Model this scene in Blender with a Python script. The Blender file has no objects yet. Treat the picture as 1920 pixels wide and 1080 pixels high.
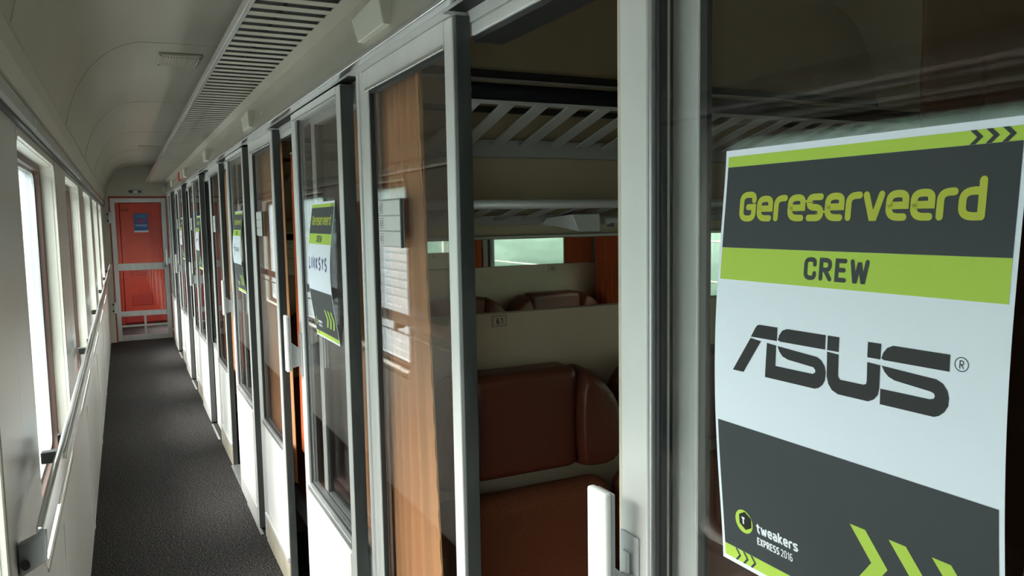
import bpy, bmesh, math, random
from mathutils import Vector, Matrix
random.seed(7)
S = bpy.context.scene
C = S.collection
PI = math.pi

# ------------------------------------------------------------------ camera, sky, exposure
cam = bpy.data.objects.new('camera', bpy.data.cameras.new('camera'))
C.objects.link(cam); S.camera = cam
def _cam():
    f = 1450.0
    d1 = Vector((228-960, 421-540, f)).normalized()          # corridor direction seen by the lens
    up = -Vector((1230-960, 16500-540, f))
    up = (up - up.dot(d1)*d1).normalized()
    x = (-up).cross(d1)
    R = Matrix((x, d1, up))
    r = R @ Vector((1,0,0)); u = R @ Vector((0,-1,0)); b = R @ Vector((0,0,-1))
    m = Matrix(((r.x,u.x,b.x,0),(r.y,u.y,b.y,0),(r.z,u.z,b.z,1.6),(0,0,0,1)))
    cam.matrix_world = m
    cam.data.sensor_width = 36; cam.data.lens = 36*f/1920
    cam.data.clip_start = .02; cam.data.clip_end = 300
_cam()
W = bpy.data.worlds.new('World'); S.world = W; W.use_nodes = True
def _sky():
    nt = W.node_tree; nt.nodes.clear()
    out = nt.nodes.new('ShaderNodeOutputWorld'); bg = nt.nodes.new('ShaderNodeBackground')
    tc = nt.nodes.new('ShaderNodeTexCoord'); sx = nt.nodes.new('ShaderNodeSeparateXYZ')
    cr = nt.nodes.new('ShaderNodeValToRGB')
    nt.links.new(tc.outputs['Generated'], sx.inputs[0]); nt.links.new(sx.outputs['Z'], cr.inputs[0])
    cr.color_ramp.elements[0].position = 0.0; cr.color_ramp.elements[0].color = (.11,.12,.118,1)
    e_ = cr.color_ramp.elements.new(.30); e_.color = (.24,.255,.25,1)
    cr.color_ramp.elements[1].position = .75; cr.color_ramp.elements[1].color = (.96,1.0,.985,1)
    nt.links.new(cr.outputs[0], bg.inputs[0]); bg.inputs[1].default_value = 15.5
    nt.links.new(bg.outputs[0], out.inputs[0])
_sky()
sun = bpy.data.objects.new('sun', bpy.data.lights.new('sun', 'SUN')); C.objects.link(sun)   # sun veiled by haze, left of the train
sun.data.energy = 25; sun.data.angle = math.radians(38); sun.data.color = (1.0, .99, .955)
sun.rotation_euler = Vector((-1.0, -.22, 1.0)).to_track_quat('Z', 'Y').to_euler()
S.view_settings.view_transform = 'Standard'; S.view_settings.look = 'None'
S.view_settings.gamma = 1; S.view_settings.use_curve_mapping = False
S.view_settings.exposure = 0.46

# ------------------------------------------------------------------ materials
MATS = {}
def mat(name, col, rough=.5, metal=0, noise=None, bump=None, spec=None, coat=0, weave=None):
    m = bpy.data.materials.new(name); m.use_nodes = True
    nt = m.node_tree; b = nt.nodes['Principled BSDF']
    b.inputs['Base Color'].default_value = (*col, 1); b.inputs['Roughness'].default_value = rough
    b.inputs['Metallic'].default_value = metal
    if spec is not None: b.inputs['Specular IOR Level'].default_value = spec
    if coat: b.inputs['Coat Weight'].default_value = coat; b.inputs['Coat Roughness'].default_value = .08
    tc = nt.nodes.new('ShaderNodeTexCoord')
    def ntex(scale, detail=3, stretch=None):
        n = nt.nodes.new('ShaderNodeTexNoise'); n.inputs['Scale'].default_value = scale; n.inputs['Detail'].default_value = detail
        if stretch:
            mp = nt.nodes.new('ShaderNodeMapping'); mp.inputs['Scale'].default_value = stretch
            nt.links.new(tc.outputs['Object'], mp.inputs[0]); nt.links.new(mp.outputs[0], n.inputs[0])
        else: nt.links.new(tc.outputs['Object'], n.inputs[0])
        return n
    if noise:                                   # (scale, other colour, low, high, stretch)
        n = ntex(noise[0], 4, noise[4] if len(noise) > 4 else None)
        cr = nt.nodes.new('ShaderNodeValToRGB'); nt.links.new(n.outputs[0], cr.inputs[0])
        cr.color_ramp.elements[0].position = noise[2]; cr.color_ramp.elements[0].color = (*col, 1)
        cr.color_ramp.elements[1].position = noise[3]; cr.color_ramp.elements[1].color = (*noise[1], 1)
        nt.links.new(cr.outputs[0], b.inputs['Base Color'])
    if bump:
        n = ntex(bump[0], 2, bump[2] if len(bump) > 2 else None); bp = nt.nodes.new('ShaderNodeBump')
        bp.inputs['Strength'].default_value = bump[1]; bp.inputs['Distance'].default_value = .004
        nt.links.new(n.outputs[0], bp.inputs['Height']); nt.links.new(bp.outputs[0], b.inputs['Normal'])
    if weave:
        w1 = nt.nodes.new('ShaderNodeTexWave'); w1.inputs['Scale'].default_value = weave; w1.bands_direction = 'DIAGONAL'
        nt.links.new(tc.outputs['Object'], w1.inputs[0])
        w1.inputs['Distortion'].default_value = 1.5; w1.inputs['Detail Scale'].default_value = 40
        bp = nt.nodes.new('ShaderNodeBump'); bp.inputs['Strength'].default_value = .5; bp.inputs['Distance'].default_value = .001
        nt.links.new(w1.outputs[0], bp.inputs['Height']); nt.links.new(bp.outputs[0], b.inputs['Normal'])
    MATS[name] = m
    return m
mat('cream', (.52,.495,.40), .38, noise=(3,(.48,.455,.37),.3,.7), bump=(120,.06))
mat('ceiling', (.48,.455,.37), .30, noise=(2.5,(.45,.425,.34),.3,.7), bump=(9,.12))
mat('speaker_cream', (.60,.60,.50), .45)
mat('fascia', (.44,.42,.35), .16, noise=(2.5,(.41,.39,.32),.3,.7))
mat('panel_white', (.88,.88,.85), .32, noise=(4,(.84,.845,.81),.35,.7))
mat('wall_paint', (.58,.575,.54), .28, noise=(4,(.55,.545,.51),.35,.7), bump=(60,.04))
mat('reveal', (.62,.60,.52), .4)
mat('aluminium', (.60,.61,.60), .34, .75, noise=(14,(.52,.53,.525),.35,.65,(1,1,.15)))
mat('bright_aluminium', (.78,.79,.79), .22, .9, noise=(20,(.74,.75,.75),.35,.65,(1,.02,1)))
mat('painted_frame', (.62,.62,.59), .35, .10, noise=(10,(.56,.56,.53),.4,.75,(1,1,.3)))
mat('dark_edge', (.038,.042,.040), .42, noise=(30,(.06,.066,.062),.4,.7,(1,1,.2)))
mat('rubber', (.018,.02,.02), .5)
mat('brown_gasket', (.085,.045,.032), .45)
mat('black', (.010,.010,.010), .6)
mat('slot_dark', (.05,.052,.048), .7)
mat('carpet', (.016,.015,.015), .95, noise=(130,(.17,.155,.145),.50,.76), bump=(140,.7), spec=.15)
mat('kick', (.50,.46,.36), .5, noise=(12,(.40,.36,.28),.4,.75))
mat('leather', (.095,.021,.009), .46, bump=(160,.25))
mat('seat_fabric', (.125,.032,.014), .85, noise=(420,(.24,.08,.035),.5,.75), weave=120, spec=.2)
mat('curtain', (.62,.30,.145), .85, noise=(1.5,(.66,.335,.17),.3,.7), bump=(400,.15), spec=.15)
mat('hem', (.55,.31,.145), .85, bump=(300,.3), spec=.15)
mat('curtain_red', (.46,.10,.035), .85, spec=.15)
mat('mirror', (.88,.90,.89), .015, 1)
mat('red_door', (.42,.042,.022), .45, noise=(3,(.50,.07,.03),.35,.7), bump=(5,.15))
mat('red_dark', (.33,.035,.025), .5)
mat('rack_metal', (.42,.43,.40), .4, .2)
mat('comb', (.28,.28,.26), .5)
mat('dividing_wall', (.38,.31,.20), .5, noise=(5,(.35,.285,.18),.3,.7))
mat('headboard', (.46,.36,.265), .4, noise=(5,(.435,.34,.245),.3,.7))
mat('brown_wall', (.36,.27,.18), .5)
mat('sign_blue', (.03,.13,.42), .4)
mat('sign_teal', (.05,.36,.33), .4)
mat('sign_red', (.50,.05,.08), .4)
mat('plate', (.62,.62,.58), .4)
mat('paper', (.82,.87,.945), .7, spec=.25)
mat('shaded_paper_back', (.20,.20,.20), .8, spec=.2)  # back of the same paper, its shade put into the colour
mat('rail_grey', (.30,.31,.31), .35, .4)
mat('curtain_brightened', (.80,.34,.13), .85, noise=(1.5,(.84,.38,.15),.3,.7), bump=(400,.15), spec=.15)  # curtain cloth in a lighter colour, making up for the weak light there
mat('tube_black', (.004,.004,.004), .8, spec=.1)
mat('print_green', (.46,.64,.085), .62, spec=.25)
mat('print_dark', (.042,.050,.052), .55, spec=.3)
mat('print_black', (.012,.013,.012), .5, spec=.3)
mat('print_blue', (.03,.035,.20), .5)
mat('print_lime', (.48,.52,.06), .6, spec=.25)
mat('print_white', (.86,.88,.9), .65)
mat('grey_plastic', (.45,.46,.46), .35)
mat('red_plastic', (.55,.02,.03), .4)
mat('lamp_glass', (.75,.77,.75), .2)
mat('ground', (.13,.125,.11), .95, noise=(3,(.18,.175,.16),.3,.7))
mat('foliage', (.035,.085,.05), .9, noise=(2.2,(.10,.19,.10),.35,.7), spec=.1)
mat('foliage_pale', (.055,.085,.072), .9, noise=(3,(.13,.18,.16),.35,.7,(.6,.12,1)), spec=.1)
mat('fence_white', (.34,.34,.32), .6)
def glass(name, tint, dirt=0.0, streak=(1,1,1), dirtcol=(.8,.85,.87)):
    m = bpy.data.materials.new(name); m.use_nodes = True; nt = m.node_tree; nt.nodes.clear()
    N = nt.nodes.new; L = nt.links.new
    out = N('ShaderNodeOutputMaterial'); tr = N('ShaderNodeBsdfTransparent'); gl = N('ShaderNodeBsdfGlossy')
    tr.inputs[0].default_value = (*tint, 1); gl.inputs['Roughness'].default_value = .012
    fr = N('ShaderNodeFresnel'); geo = N('ShaderNodeNewGeometry'); mu = N('ShaderNodeMath'); mu.operation = 'MULTIPLY_ADD'
    mu.inputs[1].default_value = 1/1.5-1.5; mu.inputs[2].default_value = 1.5
    L(geo.outputs['Backfacing'], mu.inputs[0]); L(mu.outputs[0], fr.inputs['IOR'])
    mx = N('ShaderNodeMixShader'); L(fr.outputs[0], mx.inputs[0]); L(tr.outputs[0], mx.inputs[1]); L(gl.outputs[0], mx.inputs[2])
    last = mx.outputs[0]
    if dirt:
        df = N('ShaderNodeBsdfTranslucent'); df.inputs[0].default_value = (*dirtcol, 1)
        tc = N('ShaderNodeTexCoord'); mp = N('ShaderNodeMapping'); mp.inputs['Scale'].default_value = streak
        n = N('ShaderNodeTexNoise'); n.inputs['Scale'].default_value = 5; n.inputs['Detail'].default_value = 5
        cr = N('ShaderNodeMapRange'); cr.inputs['From Min'].default_value = .3; cr.inputs['From Max'].default_value = .7
        cr.inputs['To Min'].default_value = dirt*.45; cr.inputs['To Max'].default_value = dirt
        L(tc.outputs['Object'], mp.inputs[0]); L(mp.outputs[0], n.inputs[0]); L(n.outputs[0], cr.inputs['Value'])
        m2 = N('ShaderNodeMixShader'); L(cr.outputs[0], m2.inputs[0]); L(last, m2.inputs[1]); L(df.outputs[0], m2.inputs[2]); last = m2.outputs[0]
    L(last, out.inputs[0]); MATS[name] = m
glass('glass', (.95,.957,.955))
glass('dirty_glass', (.975,.975,.97), .45, (1,9,.7), (.20,.24,.26))
glass('outer_glass', (.78,.80,.75))

# ------------------------------------------------------------------ helpers
class MB:
    def __init__(s): s.v = []; s.f = []
    def box(s, x0, x1, y0, y1, z0, z1):
        n = len(s.v)
        s.v += [(x,y,z) for x in (x0,x1) for y in (y0,y1) for z in (z0,z1)]
        s.f += [tuple(n+i for i in q) for q in ((0,1,3,2),(4,6,7,5),(0,4,5,1),(2,3,7,6),(0,2,6,4),(1,5,7,3))]
        return s
    def hexa(s, p):                # 8 corners: bottom loop 4, top loop 4
        n = len(s.v); s.v += [tuple(q) for q in p]
        s.f += [tuple(n+i for i in q) for q in ((3,2,1,0),(4,5,6,7),(0,1,5,4),(1,2,6,5),(2,3,7,6),(3,0,4,7))]
        return s
    def prism(s, poly, a0, a1, fn):  # poly of 2D points extruded between a0 and a1, fn(u,v,a)->xyz
        n = len(s.v); k = len(poly)
        s.v += [fn(u,v,a0) for u,v in poly] + [fn(u,v,a1) for u,v in poly]
        s.f += [tuple(n+i for i in range(k))[::-1], tuple(n+k+i for i in range(k))]
        s.f += [(n+i, n+(i+1)%k, n+k+(i+1)%k, n+k+i) for i in range(k)]
        return s
    def loops(s, loops, closed=True, cap=True):
        n = len(s.v); k = len(loops[0])
        for l in loops: s.v += [tuple(p) for p in l]
        for j in range(len(loops)-1):
            for i in range(k if closed else k-1):
                a = n+j*k+i; b = n+j*k+(i+1)%k; s.f.append((a, b, b+k, a+k))
        if cap:
            s.f.append(tuple(n+i for i in range(k))[::-1]); s.f.append(tuple(n+(len(loops)-1)*k+i for i in range(k)))
        return s
    def tube(s, pts, r, seg=10, cap=True):
        P = [Vector(p) for p in pts]; L = []
        for i, p in enumerate(P):
            t = (P[min(i+1,len(P)-1)] - P[max(i-1,0)]).normalized()
            a = Vector((0,0,1)) if abs(t.z) < .9 else Vector((1,0,0))
            u = t.cross(a).normalized(); v = t.cross(u).normalized()
            rr = r[i] if isinstance(r, (list,tuple)) else r
            L.append([p + rr*(math.cos(2*PI*k/seg)*u + math.sin(2*PI*k/seg)*v) for k in range(seg)])
        return s.loops(L, True, cap)
    def bar(s, pts, half, wid):      # rectangular section following pts; half along X, wid along Z
        L = []
        P = [Vector(p) for p in pts]
        for i, p in enumerate(P):
            t = (P[min(i+1,len(P)-1)] - P[max(i-1,0)]).normalized()
            n = Vector((t.y,-t.x,0)).normalized(); u = t.cross(n).normalized()
            if u.z < 0: u = -u
            L.append([p+n*half+u*wid, p-n*half+u*wid, p-n*half-u*wid, p+n*half-u*wid])
        return s.loops(L)
    def build(s, name, m, parent=None, bevel=0, smooth=False, seg=2):
        me = bpy.data.meshes.new(name); me.from_pydata(s.v, [], s.f)
        bm = bmesh.new(); bm.from_mesh(me); bmesh.ops.recalc_face_normals(bm, faces=bm.faces)
        bm.to_mesh(me); bm.free()
        me.materials.append(MATS[m])
        o = bpy.data.objects.new(name, me); C.objects.link(o)
        if parent: o.parent = parent
        if bevel:
            b = o.modifiers.new('bevel', 'BEVEL'); b.width = bevel; b.segments = seg; b.limit_method = 'ANGLE'; b.angle_limit = .6
        if smooth or bevel:
            for p in me.polygons: p.use_smooth = True
            if bevel:
                w = o.modifiers.new('wn', 'WEIGHTED_NORMAL'); w.keep_sharp = True
        return o
def tag(o, label=None, cat=None, group=None, kind=None):
    if label: o['label'] = label
    if cat: o['category'] = cat
    if group: o['group'] = group
    if kind: o['kind'] = kind
    return o
def empty(name, loc=(0,0,0), label=None, cat=None, group=None, kind=None):
    o = bpy.data.objects.new(name, None); C.objects.link(o); o.location = loc; o.empty_display_size = .05
    return tag(o, label, cat, group, kind)
def B(name, m, parent, *boxes, bevel=0, off=(0,0,0)):
    mb = MB()
    for b in boxes: mb.box(b[0]-off[0], b[1]-off[0], b[2]-off[1], b[3]-off[1], b[4]-off[2], b[5]-off[2])
    return mb.build(name, m, parent, bevel)
def rr(cy, cz, hw, hh, r, seg=6):
    out = []
    for (sy, sz, a0) in ((1,1,0),(-1,1,90),(-1,-1,180),(1,-1,270)):
        for i in range(seg+1):
            a = math.radians(a0+90*i/seg)
            out.append((cy+sy*(hw-r)+r*math.cos(a), cz+sz*(hh-r)+r*math.sin(a)))
    return out
def ring(mb, outer, inner, x0, x1):    # hollow frame in the YZ plane between x0 and x1
    a = [(x0,y,z) for y,z in outer]; b = [(x0,y,z) for y,z in inner]
    c = [(x1,y,z) for y,z in inner]; d = [(x1,y,z) for y,z in outer]
    n = len(mb.v); k = len(a)
    for l in (a,b,c,d): mb.v += l
    for j in range(4):
        for i in range(k):
            p = n+j*k+i; q = n+j*k+(i+1)%k; j2 = (j+1)%4
            mb.f.append((p, q, n+j2*k+(i+1)%k, n+j2*k+i))
    return mb
def copy_tree(o, parent=None, off=None):
    c = o.copy(); C.objects.link(c)
    if parent: c.parent = parent
    if off: c.location = Vector(o.location) + Vector(off)
    for ch in list(o.children):
        copy_tree(ch, c)
    return c

XL = -.215; XD = .555; XF = .57; YE = 11.75; YB = -1.90
L = 1.96
PK = [1.36+L*k for k in range(-1,6)]     # far jamb of each door opening

# ------------------------------------------------------------------ floor
fl = B('floor', 'carpet', None, (XL-.02,.62,YB,YE+.02,-.04,0), (.62,2.60,YB,YE+.02,-.04,-.004))
tag(fl, 'dark speckled grey carpet running the length of the corridor', None, kind='structure')

# ------------------------------------------------------------------ corridor ceiling: panels between arch seams
prof = [(-.205,1.925),(-.190,1.962),(-.180,1.985),(-.176,2.005),(-.160,2.07),(-.136,2.137),(-.107,2.19),(-.083,2.228),(-.056,2.258),(-.015,2.295),(.02,2.317),(.055,2.333),(.105,2.347),(.226,2.352),(.40,2.352),(.62,2.352)]
SC = 1.036
prof = [(x*SC if i > 2 and x < .45 else x, 1.6+(z-1.6)*SC if i > 1 else z) for i,(x,z) in enumerate(prof)]
ceil = empty('ceiling', (.2,5,2.35), 'pale grey-beige vaulted corridor ceiling made of long panels with arched seams', kind='structure')
def offs(prof, d):
    out = []
    for i,(x,z) in enumerate(prof):
        a = prof[max(i-1,0)]; b = prof[min(i+1,len(prof)-1)]
        t = Vector((b[0]-a[0], b[1]-a[1])).normalized(); out.append((x-t.y*d, z+t.x*d))
    return out
seams = [YB] + [.13+1.8*j for j in range(0,7)] + [YE]
def sheet(prof, y0, y1, th):
    o = offs(prof, th); poly = prof + o[::-1]
    return MB().prism(poly, y0, y1, lambda u,v,a: (u-.2, a-5, v-2.35))
for a, b in zip(seams[:-1], seams[1:]):
    sheet(prof[3:], a+.003, b-.003, .012).build('ceiling_panel', 'ceiling', ceil, smooth=False)
sheet(prof[:4], YB, YE, .014).build('cove_strip', 'ceiling', ceil)
for s_ in seams[1:-1]:
    sheet(offs(prof[3:], -.002), s_-.007, s_+.007, .006).build('seam_cover', 'ceiling', ceil)
sheet(offs(prof, .016), YB, YE, .01).build('roof_backing', 'black', ceil)
for o in ceil.children:
    if o.name.startswith(('ceiling_panel','seam')):
        for p in o.data.polygons: p.use_smooth = len(p.vertices) == 4
        e = o.modifiers.new('es','EDGE_SPLIT'); e.split_angle = .6

# ------------------------------------------------------------------ left wall with windows
wl = empty('wall_left', (XL, 5, 0), 'light grey painted outer wall of the corridor, with big rounded windows', kind='structure')
off = (XL,5,0)
bays = [1.93+1.8*i for i in range(-2,6)]
ZB, ZT = .72, 1.845
def window_name(n): return 'window_%d' % n
wn = 0
for i in range(-2,5):
    b0 = 1.93+1.8*i; b1 = b0+1.8; y0 = 2.2+1.8*i; y1 = y0+1.22
    if b1 > YE: b1 = YE
    cy, cz = (y0+y1)/2, (ZB+ZT)/2; hw, hh = (y1-y0)/2, (ZT-ZB)/2
    oc = (max(b0,YB)+b1)/2
    out = rr((b0+b1)/2, (.55+1.90)/2, (b1-b0)/2-.0005, (1.90-.55)/2, .0005)
    mb = MB(); ring(mb, out, rr(cy,cz,hw+.011,hh+.009,.080), XL-.02, XL)
    mb.v = [(x-XL, y-5, z) for x,y,z in mb.v]
    mb.build('wall_panel', 'wall_paint', wl)
    w = empty('window_%d' % (i+3), (XL, cy, ZB), kind='structure',
              label=['outer corridor window behind the viewer','outer corridor window just beside the viewer','nearest full outer corridor window on the left, with dirty glass',
                     'second outer corridor window from the front on the left','third outer corridor window from the front on the left',
                     'fourth outer corridor window from the front on the left','last outer corridor window, nearest the red end door'][i+2])
    def lb(m): m.v = [(x-XL, y-cy, z-ZB) for x,y,z in m.v]; return m
    mb = MB()
    ring(mb, rr(cy,cz,hw,hh,.072), rr(cy,cz,hw-.022,hh-.022,.055), XL-.012, XL-.001)
    ring(mb, rr(cy,cz,hw-.016,hh-.016,.06), rr(cy,cz,hw-.024,hh-.024,.052), XL-.05, XL-.0115)
    lb(mb).build('surround', 'reveal', w)
    mb = ring(MB(), rr(cy,cz,hw-.012,hh-.012,.06), rr(cy,cz,hw-.046,hh-.046,.055), XL-.075, XL-.046)
    lb(mb).build('gasket', 'brown_gasket', w, bevel=.004)
    mb = ring(MB(), rr(cy,cz,hw-.042,hh-.042,.058), rr(cy,cz,hw-.056,hh-.056,.050), XL-.082, XL-.066)
    lb(mb).build('glazing_bead', 'aluminium', w)
    pts = rr(cy,cz,hw-.05,hh-.05,.055)
    mb = MB().prism(pts, XL-.077, XL-.072, lambda u,v,a:(a,u,v))
    lb(mb).build('pane', 'dirty_glass', w)
B('wall_skin', 'wall_paint', wl, (XL-.02,XL,YB,YE,-.02,.55), (XL-.02,XL,YB,YE,1.90,1.94), (XL-.02,XL,10.93,YE,.55,1.90), off=off)
mb = MB()
for i in range(-2,5):
    y0 = 2.2+1.8*i; mb2 = ring(MB(), rr(y0+.61,1.2,.899,.83,.01), rr(y0+.61,(ZB+ZT)/2,.605,.555,.06), XL-.06, XL-.026)
    n = len(mb.v); mb.v += [(x-XL,y-5,z) for x,y,z in mb2.v]; mb.f += [tuple(n+k for k in f) for f in mb2.f]
mb.build('wall_backing', 'black', wl)
B('outer_skin', 'wall_paint', wl, (XL-.10,XL-.085,YB,YE+2.2,1.80,2.6),(XL-.10,XL-.085,YB,YE,-.3,.76), off=off)
mb = MB()
for i in range(-2,6): mb.box(-.10,-.06, max(1.61+1.8*i,YB)-5+.03, 2.2+1.8*i-5-.0+.03 if i<5 else YE-5, .70, 1.86)
mb.build('window_pillar', 'black', wl)
# lower wall joints: vertical cover strips
for j in range(7):
    y = .95+1.8*j
    B('cover_strip', 'wall_paint', wl, (XL,XL+.004,y-.015,y+.015,0,.66), off=off, bevel=.0015)
# chrome curtain track above the windows
tr = empty('curtain_rail', (XL, 5, 1.85), 'polished metal curtain track along the top of the left windows', 'curtain rail')
o2 = (XL,5,1.85)
mb = MB().prism([(XL,1.853),(XL+.016,1.853),(XL+.022,1.862),(XL+.022,1.886),(XL+.013,1.906),(XL+.004,1.916),(XL,1.916)], YB, YE-.03, lambda u,v,a:(u-XL,a-5,v-1.85))
mb.build('track', 'bright_aluminium', tr)
B('track_slot', 'rubber', tr, (XL,XL+.014,YB,YE-.03,1.845,1.8525), off=o2)
for j in range(9):
    y = 1.2+1.25*j; B('joint_clip', 'aluminium', tr, (XL+.0215,XL+.0245,y-.012,y+.012,1.858,1.890), off=o2, bevel=.001)
B('end_cap', 'black', tr, (XL,XL+.026,YE-.045,YE-.025,1.853,1.905), off=o2, bevel=.003)

# ------------------------------------------------------------------ handrail on the left
hr = empty('handrail', (XL, 2, 1.0), 'long brushed metal handrail fixed to the wall under the left windows', 'handrail')
ho = Vector((XL,2,1.0))
def T(p): return Vector(p)-ho
mb = MB(); mb.bar([T(p) for p in ((-.172,1.70,.995),(-.166,1.78,1.02),(-.157,1.91,1.055),(-.152,2.05,1.066),(-.152,6,1.078),(-.152,11.2,1.095))], .007, .032)
mb.build('rail_bar', 'bright_aluminium', hr, bevel=.004)
mb = MB(); mb.bar([T(p) for p in ((-.143,2.0,1.078),(-.143,6,1.088),(-.143,11.2,1.103))], .004, .008)
mb.build('rail_ridge', 'bright_aluminium', hr, bevel=.002)
mb = MB(); mb.bar([T(p) for p in ((-.160,1.96,.985),(-.160,6,.995),(-.160,11.2,1.01))], .004, .006)
mb.build('lower_lip', 'bright_aluminium', hr, bevel=.002)
MB().hexa([T(q) for q in ((-.214,1.715,.920),(-.163,1.665,.965),(-.163,1.695,.965),(-.214,1.745,.920),(-.214,1.715,.985),(-.160,1.665,1.022),(-.160,1.695,1.022),(-.214,1.745,.985))]).build('end_plate', 'rail_grey', hr, bevel=.004)
mb = MB().tube([T((-.2005,1.7005,.953)), T((-.2025,1.6980,.953))], .010, 16); mb.build('screw_hole', 'black', hr)
for j,y in enumerate((2.25,4.1,5.9,7.7,9.5,11.0)):
    o = B('bracket', 'dark_edge', hr, (XL,-.158,y-.014,y+.014,1.0,1.03), off=ho, bevel=.003)
    B('bracket_post', 'dark_edge', hr, (-.176,-.160,y-.012,y+.012,.982,1.07), off=ho, bevel=.002)

# ------------------------------------------------------------------ end wall, end door, vestibule
we = empty('wall_far', (.2,YE,0), 'cream end wall around the framed glass door', kind='structure')
oe = (.2,YE,0)
B('wall_panel', 'cream', we, (XL-.02,-.142,YE,YE+.04,0,1.975),(XL-.02,.66,YE,YE+.04,1.975,2.40), off=oe)
B('wall_panel', 'painted_frame', we, (.575,.66,YE,YE+.04,0,1.975), off=oe)
B('door_casing', 'red_dark', we, (-.142,-.128,YE-.004,YE+.05,0,1.975),(.560,.575,YE-.004,YE+.05,0,1.975),(-.142,.575,YE-.004,YE+.05,1.962,1.978), off=oe)
de = empty('door_7', (.2,YE,0), 'silver framed glass end door with a crossbar, red door seen through it', kind='structure')
F = 'aluminium'
def EB(name, m, *bx, **k): return B(name, m, de, *bx, off=oe, **k)
EB('stile', F, (-.128,-.07,YE,YE+.035,.01,1.955), bevel=.003); EB('stile', F, (.500,.560,YE,YE+.035,.01,1.955), bevel=.003)
EB('top_rail', F, (-.07,.50,YE,YE+.035,1.895,1.955), bevel=.003)
EB('lock_rail', F, (-.085,.515,YE-.008,YE+.035,.975,1.07), bevel=.003)
EB('lower_rail', F, (-.07,.50,YE,YE+.035,.345,.415), bevel=.003)
EB('bottom_rail', F, (-.07,.50,YE,YE+.035,.01,.085), bevel=.003)
EB('glazing_bar', F, (-.07,.50,YE-.004,YE+.03,.198,.224), bevel=.003); EB('glazing_bar', F, (.205,.235,YE,YE+.03,.085,.345), bevel=.003)
EB('pane', 'glass', (-.072,.502,YE+.015,YE+.020,1.068,1.897)); EB('pane', 'glass', (-.072,.502,YE+.015,YE+.020,.413,.977)); EB('pane', 'glass', (-.072,.502,YE+.015,YE+.020,.083,.347))
EB('lock', 'grey_plastic', (.47,.545,YE-.018,YE-.006,.985,1.06), bevel=.003)
mb = MB().tube([(.31,-.018,1.02),(.31,-.026,1.02)], .010, 12); mb.build('lock_cylinder', 'black', de)
for z in (1.62,.40):
    EB('hinge', 'aluminium', (-.155,-.118,YE-.014,YE,z,z+.15), bevel=.003)
    for q in (.03,.12):
        EB('hinge_pin', 'black', (-.172,-.150,YE-.016,YE-.004,z+q-.01,z+q+.01), bevel=.002)
ns = empty('notice', (.235,YE,1.5), 'blue printed notice stuck to the glass of the end door', 'notice')
B('notice_sheet', 'sign_blue', ns, (.15,.325,YE+.0125,YE+.014,1.515,1.745), off=(.235,YE,1.5))
B('notice_margin', 'paper', ns, (.15,.325,YE+.0125,YE+.014,1.490,1.5145), off=(.235,YE,1.5))
B('notice_headline', 'sign_teal', ns, (.165,.31,YE+.0112,YE+.0122,1.695,1.703),(.165,.29,YE+.0112,YE+.0122,1.717,1.722), off=(.235,YE,1.5))
mbn = MB()
for k,(a,b) in enumerate(((.165,.31),(.17,.30),(.165,.305),(.18,.295))): mbn.box(a-.235,b-.235,.0112,.0122,.165-k*.016,.172-k*.016)
mbn.build('notice_text', 'sign_red', ns)
B('notice_rule', 'paper', ns, (.165,.31,YE+.0112,YE+.0122,1.585,1.592),(.165,.31,YE+.0112,YE+.0122,1.570,1.573), off=(.235,YE,1.5))

wv = empty('wall_vestibule', (.2,12.8,0), 'red painted walls of the end vestibule behind the glass door', kind='structure'); ov = (.2,12.8,0)
YV = 13.8
B('end_panel', 'red_door', wv, (-.40,-.06,YV,YV+.03,0,2.3),(.62,.95,YV,YV+.03,0,2.3),(-.06,.62,YV,YV+.03,1.98,2.3), off=ov)
B('side_panel', 'red_door', wv, (.93,.96,YE+.04,YV,0,2.3), (-.42,-.39,YE+.04,12.2,0,2.3),(-.42,-.39,12.9,YV,0,2.3),(-.42,-.39,12.2,12.9,0,.9),(-.42,-.39,12.2,12.9,1.80,2.3), off=ov)
B('vestibule_roof', 'ceiling', wv, (-.42,.96,YE+.04,YV+.03,2.3,2.33), off=ov)
B('vestibule_floor', 'carpet', wv, (-.42,.96,YE+.02,YV+.03,-.04,-.001), off=ov)
B('leak_blocker', 'red_dark', wv, (-.10,.66,YV+.0305,YV+.05,-.02,2.1), off=ov)  # added to block sky light leaking round the red door leaf
B('kick_strip', 'red_dark', wv, (-.39,-.06,YV-.012,YV,0,.13), off=ov)
dv = empty('door_8', (.28,YV,0), 'red gangway door with two ventilation grilles, behind the end door', kind='structure'); od = (.28,YV,0)
B('door_leaf', 'red_door', dv, (-.02,.58,YV-.03,YV,.02,1.94), off=od, bevel=.012)
B('door_frame', 'red_door', dv, (-.06,-.025,YV-.06,YV,0,1.98),(.585,.62,YV-.06,YV,0,1.98),(-.06,.62,YV-.06,YV,1.945,1.98), off=od, bevel=.006)
B('kick_plate', 'red_dark', dv, (0,.56,YV-.036,YV-.0305,.03,.20), off=od, bevel=.002)
for z in (.78,.30):
    g = B('vent_grille', 'red_dark', dv, (.09,.39,YV-.040,YV-.0305,z,z+.17), off=od, bevel=.003)
    for k in range(8): B('slat', 'red_door', g, (.10,.38,YV-.046,YV-.041,z+.012+k*.02,z+.020+k*.02), off=od)
B('grab_handle', 'red_dark', dv, (.0,.10,YV-.07,YV-.035,1.80,1.84), off=od, bevel=.01)

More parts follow.
